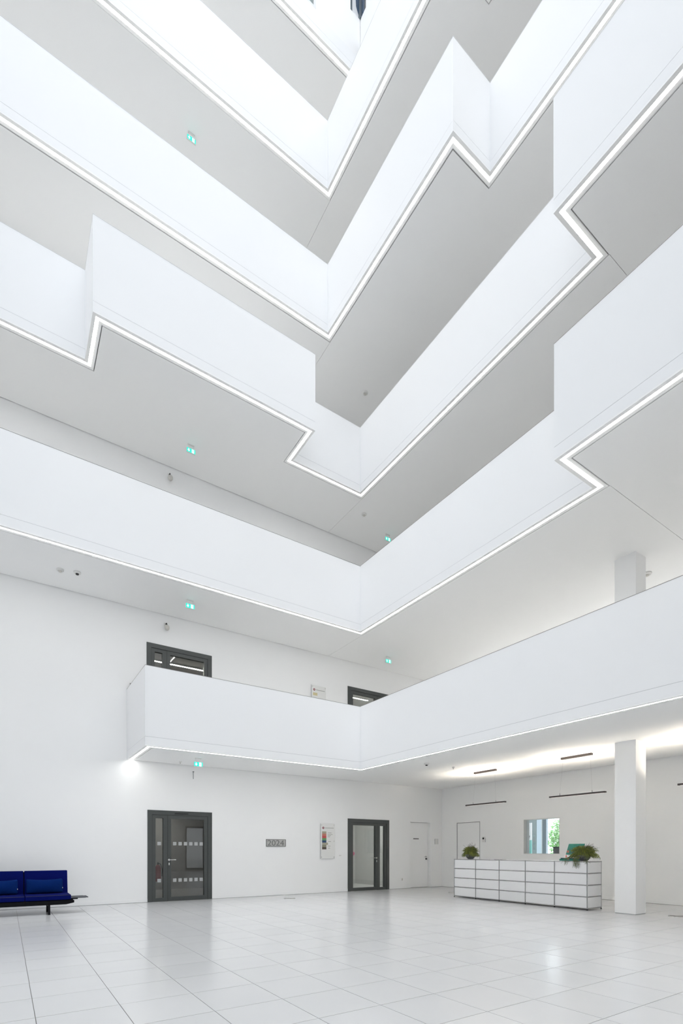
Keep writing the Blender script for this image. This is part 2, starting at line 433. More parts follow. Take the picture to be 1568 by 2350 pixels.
for i, (pth, z, tp) in enumerate(zip(paths, LV, TOPS)):
    t = thing('balcony', 'white ' + names[i], 'balcony', group='white balconies around the hall')
    obj('parapet', ribbon(B(), pth, 0.0, 0.15, z + 0.196, tp - (0.008 if i < 5 else 0)), M['parapet'], t)
    obj('fascia_board', ribbon(B(), pth, 0.0, 0.15, z + 0.022, z + 0.191), M['parapet'], t)
    obj('fascia_joint', ribbon(B(), pth, 0.003, 0.15, z + 0.191, z + 0.196), M['seam'], t)
    q = B(); pa, pb = offs(pth, 0.112), offs(pth, 0.151)
    for k in range(len(pth) - 1):
        v = [q.verts.new((*p, zz)) for p, zz in ((pa[k], z + 0.0065), (pa[k + 1], z + 0.0065), (pb[k + 1], z), (pb[k], z))]
        q.faces.new(v)
    obj('inner_trim', q, M['channel'], t)
    obj('light_channel', ribbon(ribbon(B(), pth, 0.0, 0.055, z, z + 0.022), pth, 0.150, 0.166, z, z + 0.022), M['channel'], t)
    sp = [(pth[0][0], pth[0][1] - 0.05)] + pth[1:] if i == 0 else pth
    obj('light_strip', ribbon(B(), sp, 0.055, 0.112, z + 0.006, z + 0.022), M['strip'], t, label='white glowing light strip along the edge')
    obj('shadow_gap', ribbon(B(), pth, 0.166, e, z + 0.035, z + 0.05), M['gap'], t)
    if i < 5:
        obj('coping', ribbon(B(), pth, -0.002, 0.152, tp - 0.008, tp), M['coping'] if i < 2 else M['alu'], t, label='thin metal coping')
    for piece in rects(i):
        q = B()
        for r in piece: box(q, max(r[0], XL + 0.012), r[1], max(r[2], YF + 0.012), r[3], z, z + 0.05)
        obj('soffit_panel', q, M['soffit'], t)
    q = B()
    for piece in rects(i):
        for r in piece: box(q, max(r[0] - 0.03, XL + 0.012), r[1] + WG - 0.001, max(r[2] - 0.03, YF + 0.012), r[3] + (WG - 0.001 if r[3] > YB - 0.1 else 0.02), z + 0.05, z + (0.64 if i < 5 else 0.52))
    obj('floor_slab', q, M['slabfloor'], t)
    q = B()
    x0 = 2.345 + e if i == 0 else XL + 0.012
    box(q, x0, XB - 0.001, YB - WG, YB - 0.001, z + 0.04, z + 0.05); box(q, XB - WG, XB - 0.001, YF + 0.012, YB - WG, z + 0.04, z + 0.05)
    obj('wall_joint', q, M['gap'], t)

# ------------------------------------------------------------------ columns
for k, (za, zb, lab) in enumerate(((0, 3.35, 'square white column to the right of the reception counter'), (3.99, 6.94, 'square white column on the lowest balcony level'))):
    t = thing('column', lab, 'column', (10.0, 4.9, za), kind='structure')
    obj('shaft', box(B(), 0, 0.385, 0, 0.40, 0.012, zb - za), M['wall'], t)
    obj('base_joint', box(B(), 0.004, 0.381, 0.004, 0.396, 0, 0.012), M['seam'], t)

# ------------------------------------------------------------------ glazed doors
def glazed_door(name, lab, W, H, side_left, loc, squares):
    """frame in the XZ plane, local x 0..W, faces -Y; side_left: sidelight at left"""
    t = thing(name, lab, 'door', loc, kind='structure')
    def L(x): return x if side_left else W - x
    def bxl(bm, a, b, y0, y1, z0, z1):
        a, b = L(a), L(b); box(bm, min(a, b), max(a, b), y0, y1, z0, z1)
    q = B(); bxl(q, 0, 0.105, -0.012, 0.12, 0, H); bxl(q, W - 0.105, W, -0.012, 0.12, 0, H); bxl(q, 0.105, W - 0.105, -0.012, 0.12, H - 0.105, H)
    obj('door_frame', q, M['frame'], t)
    q = B(); bxl(q, 0.105, 0.113, 0.0, 0.10, 0, H - 0.105); bxl(q, W - 0.113, W - 0.105, 0.0, 0.10, 0, H - 0.105); bxl(q, 0.113, W - 0.113, 0.0, 0.10, H - 0.113, H - 0.105)
    bxl(q, 0.468, 0.476, 0.0, 0.1, 0, H - 0.113)
    obj('rebate', q, M['framedark'], t)
    # sidelight
    s = thing('sidelight', None, None); s.parent = t
    q = B(); a, b, c_, d_ = 0.113, 0.468, 0.0, H - 0.113
    bxl(q, a, a + 0.075, 0.004, 0.08, c_, d_); bxl(q, b - 0.10, b, 0.004, 0.08, c_, d_)
    bxl(q, a + 0.075, b - 0.10, 0.004, 0.08, d_ - 0.075, d_); bxl(q, a + 0.075, b - 0.10, 0.004, 0.08, c_, c_ + 0.085)
    s2 = obj('sidelight_frame', q, M['frame'], t)
    q = B(); bxl(q, a + 0.075, b - 0.10, 0.036, 0.044, c_ + 0.085, d_ - 0.075); obj('pane', q, M['glass'], t)
    COL.objects.unlink(s); bpy.data.objects.remove(s)
    # leaf
    q = B(); a, b = 0.476, W - 0.113
    bxl(q, a, a + 0.078, 0.0, 0.075, 0.006, d_); bxl(q, b - 0.085, b, 0.0, 0.075, 0.006, d_)
    bxl(q, a + 0.078, b - 0.085, 0.0, 0.075, d_ - 0.08, d_); bxl(q, a + 0.078, b - 0.085, 0.0, 0.075, 0.006, 0.10)
    obj('door_leaf', q, M['frame'], t)
    q = B(); bxl(q, a + 0.078, b - 0.085, 0.034, 0.042, 0.10, d_ - 0.08); obj('pane', q, M['glass'], t)
    # handle
    sg = 1 if side_left else -1
    hx = L(0.503)
    q = B(); lathe(q, [(0, 0), (0.026, 0), (0.026, 0.008), (0, 0.008)], 14)
    bmesh.ops.rotate(q, verts=q.verts[:], cent=(0, 0, 0), matrix=Matrix.Rotation(PI / 2, 3, 'X'))
    bmesh.ops.translate(q, verts=q.verts[:], vec=(hx, 0, 1.005))
    tube(q, [(hx, 0, 1.005), (hx, -0.045, 1.005), (hx + sg * 0.02, -0.055, 1.005), (hx + sg * 0.15, -0.055, 1.005)], 0.0095, 8)
    box(q, hx - 0.014, hx + 0.014, -0.008, 0.0, 0.875, 0.935)
    obj('handle', q, M['steel'], t, label='steel lever handle')
    if squares:
        for z in (1.40, 0.505):
            q = B(); bxl(q, 0.235, 0.32, 0.030, 0.034, z - 0.042, z + 0.042); obj('marker_square', q, M['film'], t)
            for k in range(6):
                q = B(); x = 0.605 + k * 0.132; bxl(q, x, x + 0.082, 0.028, 0.032, z - 0.042, z + 0.042); obj('marker_square', q, M['film'], t)
        q = B(); bxl(q, 0.64, 0.96, -0.03, -0.011, H - 0.075, H - 0.05); obj('door_closer', q, M['framedark'], t)
    return t
glazed_door('door_1', 'anthracite glazed door with rows of frosted squares, right of the sofa', D1[1] - D1[0], DH, True, (D1[0], YB, 0), True)
glazed_door('door_2', 'anthracite glazed door between the colour chart sign and the white door', D2[1] - D2[0], DH, False, (D2[0], YB, 0), False)
glazed_door('door_6', 'anthracite glazed door half hidden behind the lowest balcony, left end', U1[1] - U1[0], DH, True, (U1[0], YB, UH0), False)
glazed_door('door_7', 'anthracite glazed door peeking over the corner of the lowest balcony', U2[1] - U2[0], DH, False, (U2[0], YB, UH0), False)

# corridors behind the doors
def corridor(name, lab, x0, x1, y1, z0, z1, m, lightpos, e_):
    q = B()
    q.free()
    for nm, a in (('left wall', (x0 - 0.1, x0, YB + 0.2, y1, z0, z1)), ('right wall', (x1, x1 + 0.1, YB + 0.2, y1, z0, z1)), ('end wall', (x0 - 0.1, x1 + 0.1, y1, y1 + 0.1, z0, z1)),
                  ('ceiling', (x0 - 0.1, x1 + 0.1, YB + 0.2, y1 + 0.1, z1, z1 + 0.1)), ('floor', (x0 - 0.1, x1 + 0.1, YB + 0.2, y1 + 0.1, z0 - 0.1, z0))):
        obj({'ceiling': 'ceiling', 'floor': 'floor'}.get(nm, name), box(B(), *a), m, label=nm + ' of the ' + lab, cat=nm.split()[-1], kind='structure')
    t = thing('ceiling_lamp', None, None, lightpos)
    return t
lm1 = mat('corridor_tube_light', (0.9, 0.9, 0.9), 0.6, emit=(1, 0.95, 0.85), estr=34.0)
lm2 = mat('corridor_fill_tube', (0.9, 0.9, 0.9), 0.6, emit=(1, 0.98, 0.93), estr=60.0)
def corr_lamp(lab, x0, x1, y, z, lm=None):
    lm = lm or lm1
    t = thing('ceiling_lamp', lab, 'lamp', ((x0 + x1) / 2, y, z))
    w = (x1 - x0) / 2
    obj('housing', box(B(), -w, w, -0.03, 0.03, -0.03, 0), M['plastic'], t)
    obj('diffuser', box(B(), -w, w, -0.022, 0.022, -0.036, -0.03), lm, t)
for args in (('wall_corridor_1', 'dim corridor behind the door with frosted squares', 2.5, 5.6, 16.5, 0, 2.6, M['corr'], (0, 0, 0), 0),
             ('wall_corridor_2', 'light corridor behind the door beside the colour chart', 8.2, 11.0, 15.6, 0, 2.6, M['corrlight'], (0, 0, 0), 0),
             ('wall_corridor_3', 'corridor behind the upper left glazed door', 2.2, 6.2, 16.5, 3.99, 6.45, M['corr'], (0, 0, 0), 0),
             ('wall_corridor_4', 'corridor behind the upper right glazed door', 8.2, 11.0, 15.6, 3.99, 6.45, M['corrlight'], (0, 0, 0), 0)):
    t = corridor(*args); bpy.data.objects.remove(t)
corr_lamp('tube lamp on the corridor ceiling behind the upper left door', 2.9, 4.9, 14.3, 6.44)
corr_lamp('added unseen tube lamp brightening the corridor behind the door with frosted squares', 3.0, 4.0, 15.6, 2.59)  # added lamp, out of view, lightens what shows through the door glass
corr_lamp('added unseen tube lamp brightening the corridor behind the door beside the colour chart', 9.0, 10.4, 13.6, 2.59, lm2)  # added brighter lamp, out of view, lifts this corridor behind the glass
corr_lamp('tube lamp in the corridor behind the upper right glazed door', 9.0, 10.4, 14.0, 6.44)
# fire extinguisher glimpsed through the sidelight
t = thing('fire_extinguisher', 'red fire extinguisher behind the sidelight of the frosted square door', 'extinguisher', (3.62, 14.9, 0.35))
obj('cylinder', lathe(B(), [(0, 0), (0.075, 0), (0.08, 0.03), (0.08, 0.40), (0.05, 0.46), (0.02, 0.48), (0, 0.48)], 16), M['red'], t, smooth=True)
obj('valve', lathe(B(), [(0, 0.48), (0.02, 0.48), (0.025, 0.54), (0, 0.55)], 10), M['black'], t)
obj('hose', tube(B(), [(0, -0.02, 0.52), (0.06, -0.05, 0.5), (0.10, -0.06, 0.35), (0.09, -0.06, 0.15)], 0.01, 6), M['black'], t)
obj('wall_bracket', box(B(), -0.03, 0.03, 0.05, 1.6, 0.2, 0.24), M['corr'], t)
# inner white door seen through door_2
t = thing('door_8', 'pale inner door seen through the glass of the right glazed door', 'door', (9.15, 15.59, 0), kind='structure')
obj('door_leaf', box(B(), 0.05, 0.95, -0.04, 0, 0.0, 2.1), M['greypanel'], t)
obj('door_frame', box(box(box(B(), 0, 0.05, -0.06, 0, 0, 2.15), 0.95, 1.0, -0.06, 0, 0, 2.15), 0.05, 0.95, -0.06, 0, 2.1, 2.15), M['plastic'], t)
obj('handle', tube(B(), [(0.87, -0.04, 1.02), (0.87, -0.09, 1.02), (0.76, -0.09, 1.02)], 0.01, 6), M['black'], t)
t = thing('notice', 'round pink sticker on the wall behind the right glazed door', 'sticker', (10.9, 15.59, 1.12))
obj('disc', prism(B(), [(0.07 * math.cos(a * PI / 8), 0.07 * math.sin(a * PI / 8)) for a in range(16)], 0.004, 'y', -0.004), mat('pink_print', (0.75, 0.15, 0.3), 0.6), t)

# ------------------------------------------------------------------ flush white doors
t = thing('door_3', 'recessed plain white door near the corner, with a small grey sign', 'door', (D3[0], YB, 0), kind='structure')
W = D3[1] - D3[0]
obj('door_leaf', bevel(box(B(), 0.012, W - 0.012, 0.10, 0.14, 0.008, 2.165), 0.003, 1), M['wall'], t)
obj('backing', box(B(), 0, W, 0.15, 0.2, 0, 2.175), M['seam'], t)
obj('name_plate', box(B(), 0.215, 0.455, 0.094, 0.10, 1.612, 1.642), M['text'], t, label='small grey name plate')
q = B(); lathe(q, [(0, 0), (0.024, 0), (0.024, 0.01), (0, 0.01)], 12)
bmesh.ops.rotate(q, verts=q.verts[:], cent=(0, 0, 0), matrix=Matrix.Rotation(PI / 2, 3, 'X')); bmesh.ops.translate(q, verts=q.verts[:], vec=(0.78, 0.10, 1.03))
tube(q, [(0.78, 0.10, 1.03), (0.78, 0.05, 1.03), (0.67, 0.045, 1.03)], 0.009, 8)
obj('handle', q, M['steel'], t)
q = B(); lathe(q, [(0, 0), (0.03, 0), (0.03, 0.03), (0, 0.035)], 14); bmesh.ops.rotate(q, verts=q.verts[:], cent=(0, 0, 0), matrix=Matrix.Rotation(PI / 2, 3, 'X')); bmesh.ops.translate(q, verts=q.verts[:], vec=(0.785, 0.10, 0.955))
obj('lock', q, M['black'], t)
t = thing('door_4', 'flush white door outlined by a thin frame behind the left counter plant', 'door', (XB, DBY[0], 0), kind='structure')
WD = DBY[1] - DBY[0]
obj('door_leaf', box(B(), 0.006, 0.05, 0.016, WD - 0.016, 0.008, 2.139), M['wall'], t)
q = B(); box(q, -0.004, 0.05, 0, 0.012, 0, 2.155); box(q, -0.004, 0.05, WD - 0.012, WD, 0, 2.155); box(q, -0.004, 0.05, 0.012, WD - 0.012, 2.143, 2.155)
obj('door_frame', q, M['chrome'], t)
obj('backing', box(B(), 0.055, 0.1, 0, WD, 0, 2.155), M['gap'], t)

# ------------------------------------------------------------------ office window behind the counter
w = thing('window_4', 'square interior window behind the reception counter', 'window', (XB, WY0, WZ0), kind='structure')
WW = WY1 - WY0; WH = WZ1 - WZ0
q = B(); T = 0.014
box(q, -0.003, 0.25, 0, T, 0, WH); box(q, -0.003, 0.25, WW - T, WW, 0, WH); box(q, -0.003, 0.25, T, WW - T, 0, T); box(q, -0.003, 0.25, T, WW - T, WH - T, WH)
obj('window_frame', q, M['plastic'], w)
obj('pane', box(B(), 0.12, 0.128, T, WW - T, T, WH - T), M['glass_clear'], w)
# office shell
OX = 16.2
for nm, ct, a in (('wall_office_near', 'wall', (XB + 0.25, OX + 0.2, 5.0, 5.1, 0, 3.2)), ('wall_office_far', 'wall', (XB + 0.25, OX + 0.2, 12.9, 13.0, 0, 3.2)), ('ceiling', 'ceiling', (XB + 0.25, OX + 0.2, 5.0, 13.0, 3.2, 3.3)), ('floor', 'floor', (XB + 0.25, OX + 0.2, 5.0, 13.0, -0.1, 0))):
    obj(nm, box(B(), *a), M['wall'], label={'wall_office_near': 'near side wall', 'wall_office_far': 'far side wall'}.get(nm, nm) + ' of the back office', cat=ct, kind='structure')
q = B()
box(q, OX, OX + 0.2, 5.1, 8.6, 0, 3.2); box(q, OX, OX + 0.2, 12.3, 12.9, 0, 3.2)
box(q, OX, OX + 0.2, 8.6, 12.3, 0, 0.7); box(q, OX, OX + 0.2, 8.6, 12.3, 2.9, 3.2)
obj('wall_office', q, M['wall'], label='outer wall of the back office with its window opening', cat='wall', kind='structure')
def yof(px_, X): return atX(px_, 1953, X)[1]
t = thing('window_5', 'outside window of the back office with grey and pale panels', 'window', (OX, 0, 0), kind='structure')
def pnl(name, pa, pb, m, x0=0.0, x1=0.06, z0=0.7, z1=2.9):
    ya, yb_ = yof(pa, OX), yof(pb, OX)
    obj(name, box(B(), x0, x1, min(ya, yb_), max(ya, yb_), z0, z1), m, t)
pnl('blind_panel', 1213.5, 1231.5, M['greypanel']); pnl('blind_panel', 1232, 1243, M['palepanel']); pnl('mullion', 1243, 1246, M['alu'])
pnl('mullion', 1246, 1255, M['slate'], -0.03, 0.08); pnl('mullion', 1212, 1213.5, M['slate'])
t.location = (OX, 0, 0)
portal((OX + 0.25, 10.45, 1.8), (PI / 2, 0, PI / 2), 3.7, 2.2)
# pale slatted facade opposite
sl = thing('slatted_wall', 'white slatted facade outside the office window', 'facade', (21.0, 0, 0))
for k in range(30):
    obj('slat', box(B(), 0, 0.03, 10.0, 18.0, 0.1 + k * 0.15, 0.1 + k * 0.15 + 0.115), M['wall'], sl)
obj('backing', box(B(), 0.04, 0.2, 10.0, 18.0, -0.15, 6.0), M['palepanel'], sl)
# shrub outside
def leaf_cloud(bm, c, R, n, s, rnd):
    for _ in range(n):
        u = Vector((rnd.gauss(0, 1), rnd.gauss(0, 1), rnd.gauss(0, 1))).normalized() * (rnd.random() ** 0.4)
        p = Vector((c[0] + u.x * R[0], c[1] + u.y * R[1], c[2] + u.z * R[2]))
        a = Vector((rnd.gauss(0, 1), rnd.gauss(0, 1), rnd.gauss(0, 1))).normalized()
        b = a.orthogonal().normalized(); nrm = a.cross(b) * s * 0.18
        q_ = [p - a * s, p - b * s * .45 + nrm, p + a * s, p + b * s * .45 + nrm]
        bm.faces.new([bm.verts.new(v) for v in q_])
rnd = random.Random(3)
yS = yof(1275, 18.2)
t = thing('shrub', 'green shrub outside the office window', 'shrub', (18.2, yS, -0.15))
q = B(); leaf_cloud(q, (0, -0.55, 1.75), (0.7, 0.80, 1.05), 3200, 0.075, rnd)
obj('foliage', q, M['foliage'], t, kind='stuff')
q = B()
for k in range(7): tube(q, [(0, -0.3, 0), (rnd.uniform(-.2, .2), -0.3 + rnd.uniform(-.3, .3), 0.9), (rnd.uniform(-.4, .4), -0.3 + rnd.uniform(-.6, .6), 1.9)], 0.02, 6, 0.4)
obj('stem', q, M['twig'], t)
obj('planter', box(B(), -0.4, 0.4, -0.9, 0.3, 0, 0.45), M['slate'], t)
# monitor in the office
ym0, ym1 = yof(1284.5, 13.6), yof(1270, 13.6)
zt = EYE + (HOR - 1943) / F_PX * (13.6 * FW[0] + 8.8 * FW[1])
t = thing('monitor', 'dark computer monitor behind the interior window, lower right corner', 'monitor', (13.6, (ym0 + ym1) / 2, 0.75))
hw = (ym1 - ym0) / 2
obj('screen', box(B(), 0, 0.03, -hw - 0.18, hw, 0.12, zt - 0.75), M['black'], t)
obj('stand', box(B(), 0.0, 0.03, -0.03, 0.03, 0.0, 0.12), M['black'], t)
obj('foot', box(B(), -0.09, 0.09, -0.11, 0.11, 0, 0.012), M['black'], t)
t = thing('desk', 'white office desk behind the interior window', 'desk', (13.65, 8.7, 0))
obj('desktop', box(B(), -0.4, 0.4, -0.8, 0.8, 0.72, 0.75), M['panel'], t)
for sx in (-0.36, 0.36):
    for sy in (-0.76, 0.76): obj('leg', box(B(), sx - 0.02, sx + 0.02, sy - 0.02, sy + 0.02, 0, 0.72), M['steel'], t)
yc = yof(1209, 14.2)
t = thing('leaning_board', 'dark slanting post at the left edge of the interior window', 'board', (14.2, yc, 0))
obj('board', tube(B(), [(0, 0.07, 0.0), (0, 0.06, 1.1), (0, -0.10, 1.72)], 0.028, 6), M['slate'], t)
t = thing('poster_stand', 'teal and white panel at the left edge of the interior window', 'panel', (15.2, yof(1209, 15.2), 0))
obj('panel', box(B(), 0, 0.02, -0.2, 0.2, 0.0, 1.6), mat('pale_teal', (0.18, 0.5, 0.45), 0.5), t)
obj('header', box(B(), -0.001, 0.02, -0.2, 0.2, 1.6, 2.2), M['paper'], t)

# ------------------------------------------------------------------ reception counter
CX0, CX1 = 9.931, 10.455
CY = [5.825, 6.565, 7.306, 8.043, 8.776, 9.508]
CZ = [0.036, 0.273, 0.514, 0.757, 1.000]
t = thing('reception_counter', 'long white modular counter with chrome tube frame and dark feet', 'counter', (CX0, CY[0], 0))
def rel(v): return v - CY[0]
R_ = 0.0105
q = B(); tube(q, [(0, 0, 0.036), (0, 0, 1.0)], R_, 10); post0 = obj('post', q, M['chrome'], t, smooth=False)
D_ = CX1 - CX0
first = True
for x in (0, D_):
    for y in CY:
        if first: first = False
        else: inst(post0, t, (x, rel(y), 0))
L1_ = CY[1] - CY[0]
q = B(); tube(q, [(0, 0, 0), (0, L1_, 0)], R_ * 0.8, 8); r0 = obj('rail', q, M['chrome'], t)
first = True
for x in (0, D_):
    for k in range(5):
        for z in CZ:
            if first: r0.location = (x, rel(CY[k]), z); first = False
            else:
                c = inst(r0, t, (x, rel(CY[k]), z)); c.scale = (1, (CY[k + 1] - CY[k]) / L1_, 1)
q = B(); tube(q, [(0, 0, 0), (D_, 0, 0)], R_ * 0.8, 8); r1 = obj('cross_rail', q, M['chrome'], t)
first = True
for y in CY:
    for z in CZ:
        if first: r1.location = (0, rel(y), z); first = False
        else: inst(r1, t, (0, rel(y), z))
q = B(); lathe(q, [(0, -0.0135), (0.0095, -0.0095), (0.0135, 0), (0.0095, 0.0095), (0, 0.0135)], 10); n0 = obj('ball_joint', q, M['chrome'], t, smooth=True)
first = True
for x in (0, D_):
    for y in CY:
        for z in CZ:
            if first: n0.location = (x, rel(y), z); first = False
            else: inst(n0, t, (x, rel(y), z))
q = B(); lathe(q, [(0, 0), (0.017, 0), (0.017, 0.008), (0.009, 0.014), (0.009, 0.03), (0, 0.03)], 12); f0 = obj('foot', q, M['black'], t)
first = True
for x in (0, D_):
    for y in CY:
        if first: f0.location = (x, rel(y), 0); first = False
        else: inst(f0, t, (x, rel(y), 0))
hz = CZ[1] - CZ[0]
q = B(); box(q, -0.004, 0.010, 0.012, L1_ - 0.012, 0.011, hz - 0.011); bevel(q, 0.002, 1); p0 = obj('front_panel', q, M['panel'], t)
first = True
for k in range(5):
    for j in range(4):
        if first: p0.location = (0, rel(CY[k]), CZ[j]); first = False
        else: c = inst(p0, t, (0, rel(CY[k]), CZ[j])); c.scale = (1, (CY[k + 1] - CY[k]) / L1_, (CZ[j + 1] - CZ[j]) / hz)
for k in range(5):
    for j in range(4):
        c = inst(p0, t, (D_ - 0.006, rel(CY[k]), CZ[j])); c.name = 'back_panel'; c.scale = (1, (CY[k + 1] - CY[k]) / L1_, (CZ[j + 1] - CZ[j]) / hz)
q = B(); box(q, 0.012, D_ - 0.012, -0.005, 0.009, 0.011, hz - 0.011); bevel(q, 0.002, 1); p1 = obj('end_panel', q, M['panel'], t)
first = True
for y in (CY[0], CY[-1]):
    for j in range(4):
        if first: p1.location = (0, 0, CZ[0]); first = False
        else: c = inst(p1, t, (0, rel(y), CZ[j])); c.scale = (1, 1, (CZ[j + 1] - CZ[j]) / hz)
q = B(); box(q, 0.010, D_ - 0.010, 0.010, L1_ - 0.010, -0.004, 0.008); bevel(q, 0.002, 1); p2 = obj('top_panel', q, M['panel'], t)
for k in range(5):
    if k == 0: p2.location = (0, 0, CZ[4])
    else: inst(p2, t, (0, rel(CY[k]), CZ[4]))
CTOP = CZ[4] + 0.008

# things on the counter
def plant(name, lab, y, x, Wd, Ht, seed, trailing, flowers):
    rn = random.Random(seed)
    t = thing(name, lab, 'plant', (x, y, CTOP))
    obj('bowl', lathe(B(), [(0, 0), (0.06, 0), (0.09, 0.025), (0.125, 0.075), (0.14, 0.12), (0.13, 0.12), (0.11, 0.07), (0.0, 0.06)], 24), M['bowl'], t, smooth=True)
    for part, mt, cnt, rr in (('foliage', M['leaf'], 900, 0.0045), ('dark_foliage', M['leafdark'], 600, 0.004)):  # second batch of stems in a darker green
        q = B()
        for _ in range(cnt):
            a = rn.uniform(0, 2 * PI); el = rn.uniform(0.0, 1.35)
            r0 = rn.uniform(0, 0.13)
            p = Vector((r0 * math.cos(a), r0 * math.sin(a), 0.11))
            ln = rn.uniform(0.4, 1.0)
            tip = Vector((math.cos(a) * math.cos(el) * Wd * 0.52 * ln, math.sin(a) * math.cos(el) * Wd * ln, 0.12 + math.sin(el) * Ht * 0.62 * ln - (0.07 * ln if el < 0.4 else 0)))
            mid = (p + tip) / 2 + Vector((0, 0, 0.05 + 0.04 * rn.random()))
            jit = Vector((rn.uniform(-.012, .012), rn.uniform(-.012, .012), rn.uniform(-.012, .012)))
            tube(q, [p, mid + jit, tip, tip + Vector((jit.y, jit.x, -0.025 * rn.random()))], rr, 3, 0.6)
        obj(part, q, mt, t, kind='stuff')
    q = B()
    for _ in range(46):
        a = rn.uniform(0, 2 * PI); el = rn.uniform(0.25, 1.4)
        d = Vector((math.cos(a) * math.cos(el) * 0.6, math.sin(a) * math.cos(el), math.sin(el)))
        p = Vector((0, 0, 0.12)) + Vector((d.x * 0.1, d.y * Wd * 0.6, d.z * Ht * 0.4))
        e_ = Vector((d.x * 0.25, d.y * Wd * rn.uniform(0.95, 1.35), Ht * d.z * rn.uniform(0.7, 1.0) + 0.08))
        tube(q, [p, (p + e_) / 2 + Vector((0, rn.uniform(-.02, .02), 0.02)), e_], 0.0028, 3, 0.4)
        for _k in range(3):
            s_ = (p + e_) / 2 + (e_ - p) * rn.uniform(-.2, .4); tube(q, [s_, s_ + Vector((rn.uniform(-.03, .03), rn.uniform(-.04, .04), rn.uniform(0, .05)))], 0.0018, 3, 0.4)
    obj('twig', q, M['twig'], t, kind='stuff')
    if trailing:
        q = B()
        for (yy, dz, n_) in trailing:
            for _ in range(n_):
                y0 = yy + rn.uniform(-.06, .06); xx = -(x - CX0) - 0.03
                tube(q, [(-0.08, yy * 0.7, 0.12), (xx, y0, 0.05), (xx - 0.01, y0 + rn.uniform(-.03, .03), 0.0), (xx - 0.012, y0 + rn.uniform(-.05, .05), -dz * rn.uniform(0.4, 1))], 0.0045, 4, 0.5)
        obj('trailing_stems', q, M['leafdark'], t, kind='stuff')
    if flowers:
        for k, (fy, fz) in enumerate(flowers):
            q = B()
            for j in range(6):
                a = j * PI / 3; tube(q, [(0, 0, 0), (-0.012, 0.02 * math.cos(a), 0.02 * math.sin(a)), (-0.02, 0.032 * math.cos(a), 0.032 * math.sin(a))], 0.006, 4, 0.4)
            f = obj('flower', q, M['flower'], t); f.location = (-0.17, fy, fz)
    return t
plant('potted_plant', 'green potted plant with grey twigs at the left end of the counter', 9.19, 10.2, 0.30, 0.38, 11, None, None)
plant('potted_plant', 'larger bushy trailing plant with orange flowers at the right end of the counter', 6.03, 10.16, 0.36, 0.36, 12, [(0.02, 0.16, 26), (0.25, 0.10, 10), (-0.2, 0.06, 8)], [(0.25, 0.20), (0.29, 0.10), (0.25, 0.05)])
# tall sparse twig fan on the right plant is its own spray of branches
t = thing('brochure_stand', 'teal and white brochure stand behind the right counter plant', 'stand', (10.31, 6.36, CTOP))
q = B(); prism(q, [(-0.02, 0.115), (0.02, 0.115), (0.12, 0.37), (0.10, 0.37)], 0.40, 'x', 0) if False else None
q.free() if q else None
def slab(p, thick, y0, y1, name, m, par):
    """p: (x,z) bottom and top; a leaning board spanning y0..y1"""
    (xa, za), (xb, zb) = p
    bm = B(); prism(bm, [(xa, za), (xb, zb), (xb + thick, zb), (xa + thick, za)], y1 - y0, 'y', y0)
    return obj(name, bm, m, par)
slab(((-0.02, 0.13), (0.10, 0.37)), 0.012, -0.20, 0.17, 'back_card', M['teal'], t)
slab(((-0.09, 0.045), (-0.02, 0.13)), 0.012, -0.20, 0.19, 'white_card', M['paper'], t)
obj('tray', box(B(), -0.16, 0.12, -0.24, 0.23, 0.0, 0.04), M['teal'], t)
obj('tray_edge', box(B(), -0.14, 0.10, -0.22, 0.215, 0.04, 0.062), M['tealdark'], t)
t = thing('leaflet_stack', 'small stack of dark leaflets lying on the counter top', 'leaflets', (10.1, 8.15, CTOP))
obj('leaflet', box(B(), -0.08, 0.08, -0.12, 0.12, 0, 0.006), M['text'], t); obj('leaflet', box(B(), -0.05, 0.09, 0.0, 0.2, 0.006, 0.011), M['paper'], t)

# ------------------------------------------------------------------ pendants
def pendant(lab, labc, yc):
    t = thing('pendant_lamp', lab, 'lamp', (10.57, yc, 2.46), group='linear pendants above the counter')
    q = B(); box(q, -0.03, 0.03, -0.66, 0.66, -0.004, 0.004)
    for a in (-0.03, 0.026): box(q, a, a + 0.004, -0.66, 0.66, 0.004, 0.030)
    for a in (-0.66, 0.60): box(q, -0.026, 0.026, a, a + 0.06, 0.004, 0.030)
    obj('lamp_body', q, M['lampbody'], t)
    obj('downlight', box(B(), -0.006, 0.006, -0.62, 0.62, -0.0052, -0.0042), M['lampglowdown'], t)
    obj('uplight', box(B(), -0.024, 0.024, -0.60, 0.60, 0.005, 0.008), M['lampglow'], t)
    for sy in (-0.38, 0.38):
        obj('stem', tube(B(), [(-0.034, sy, 0.01), (-0.034, sy, 0.075)], 0.005, 8), M['black'], t)
        obj('cable', tube(B(), [(-0.034, sy, 0.075), (0, sy * 0.85, 3.30 - 2.46)], 0.0006, 4), M['black'], t)
    obj('ceiling_canopy', box(B(), -0.035, 0.035, -0.36, 0.36, 3.30 - 2.46, 3.349 - 2.46), M['lampbody'], t, label='dark rectangular ceiling mount')
pendant('dark linear pendant lamp above the left part of the counter', '', 9.02)
pendant('dark linear pendant lamp above the right part of the counter', '', 6.45)
pendant('dark linear pendant lamp right of the column, outside the picture', '', 3.75)

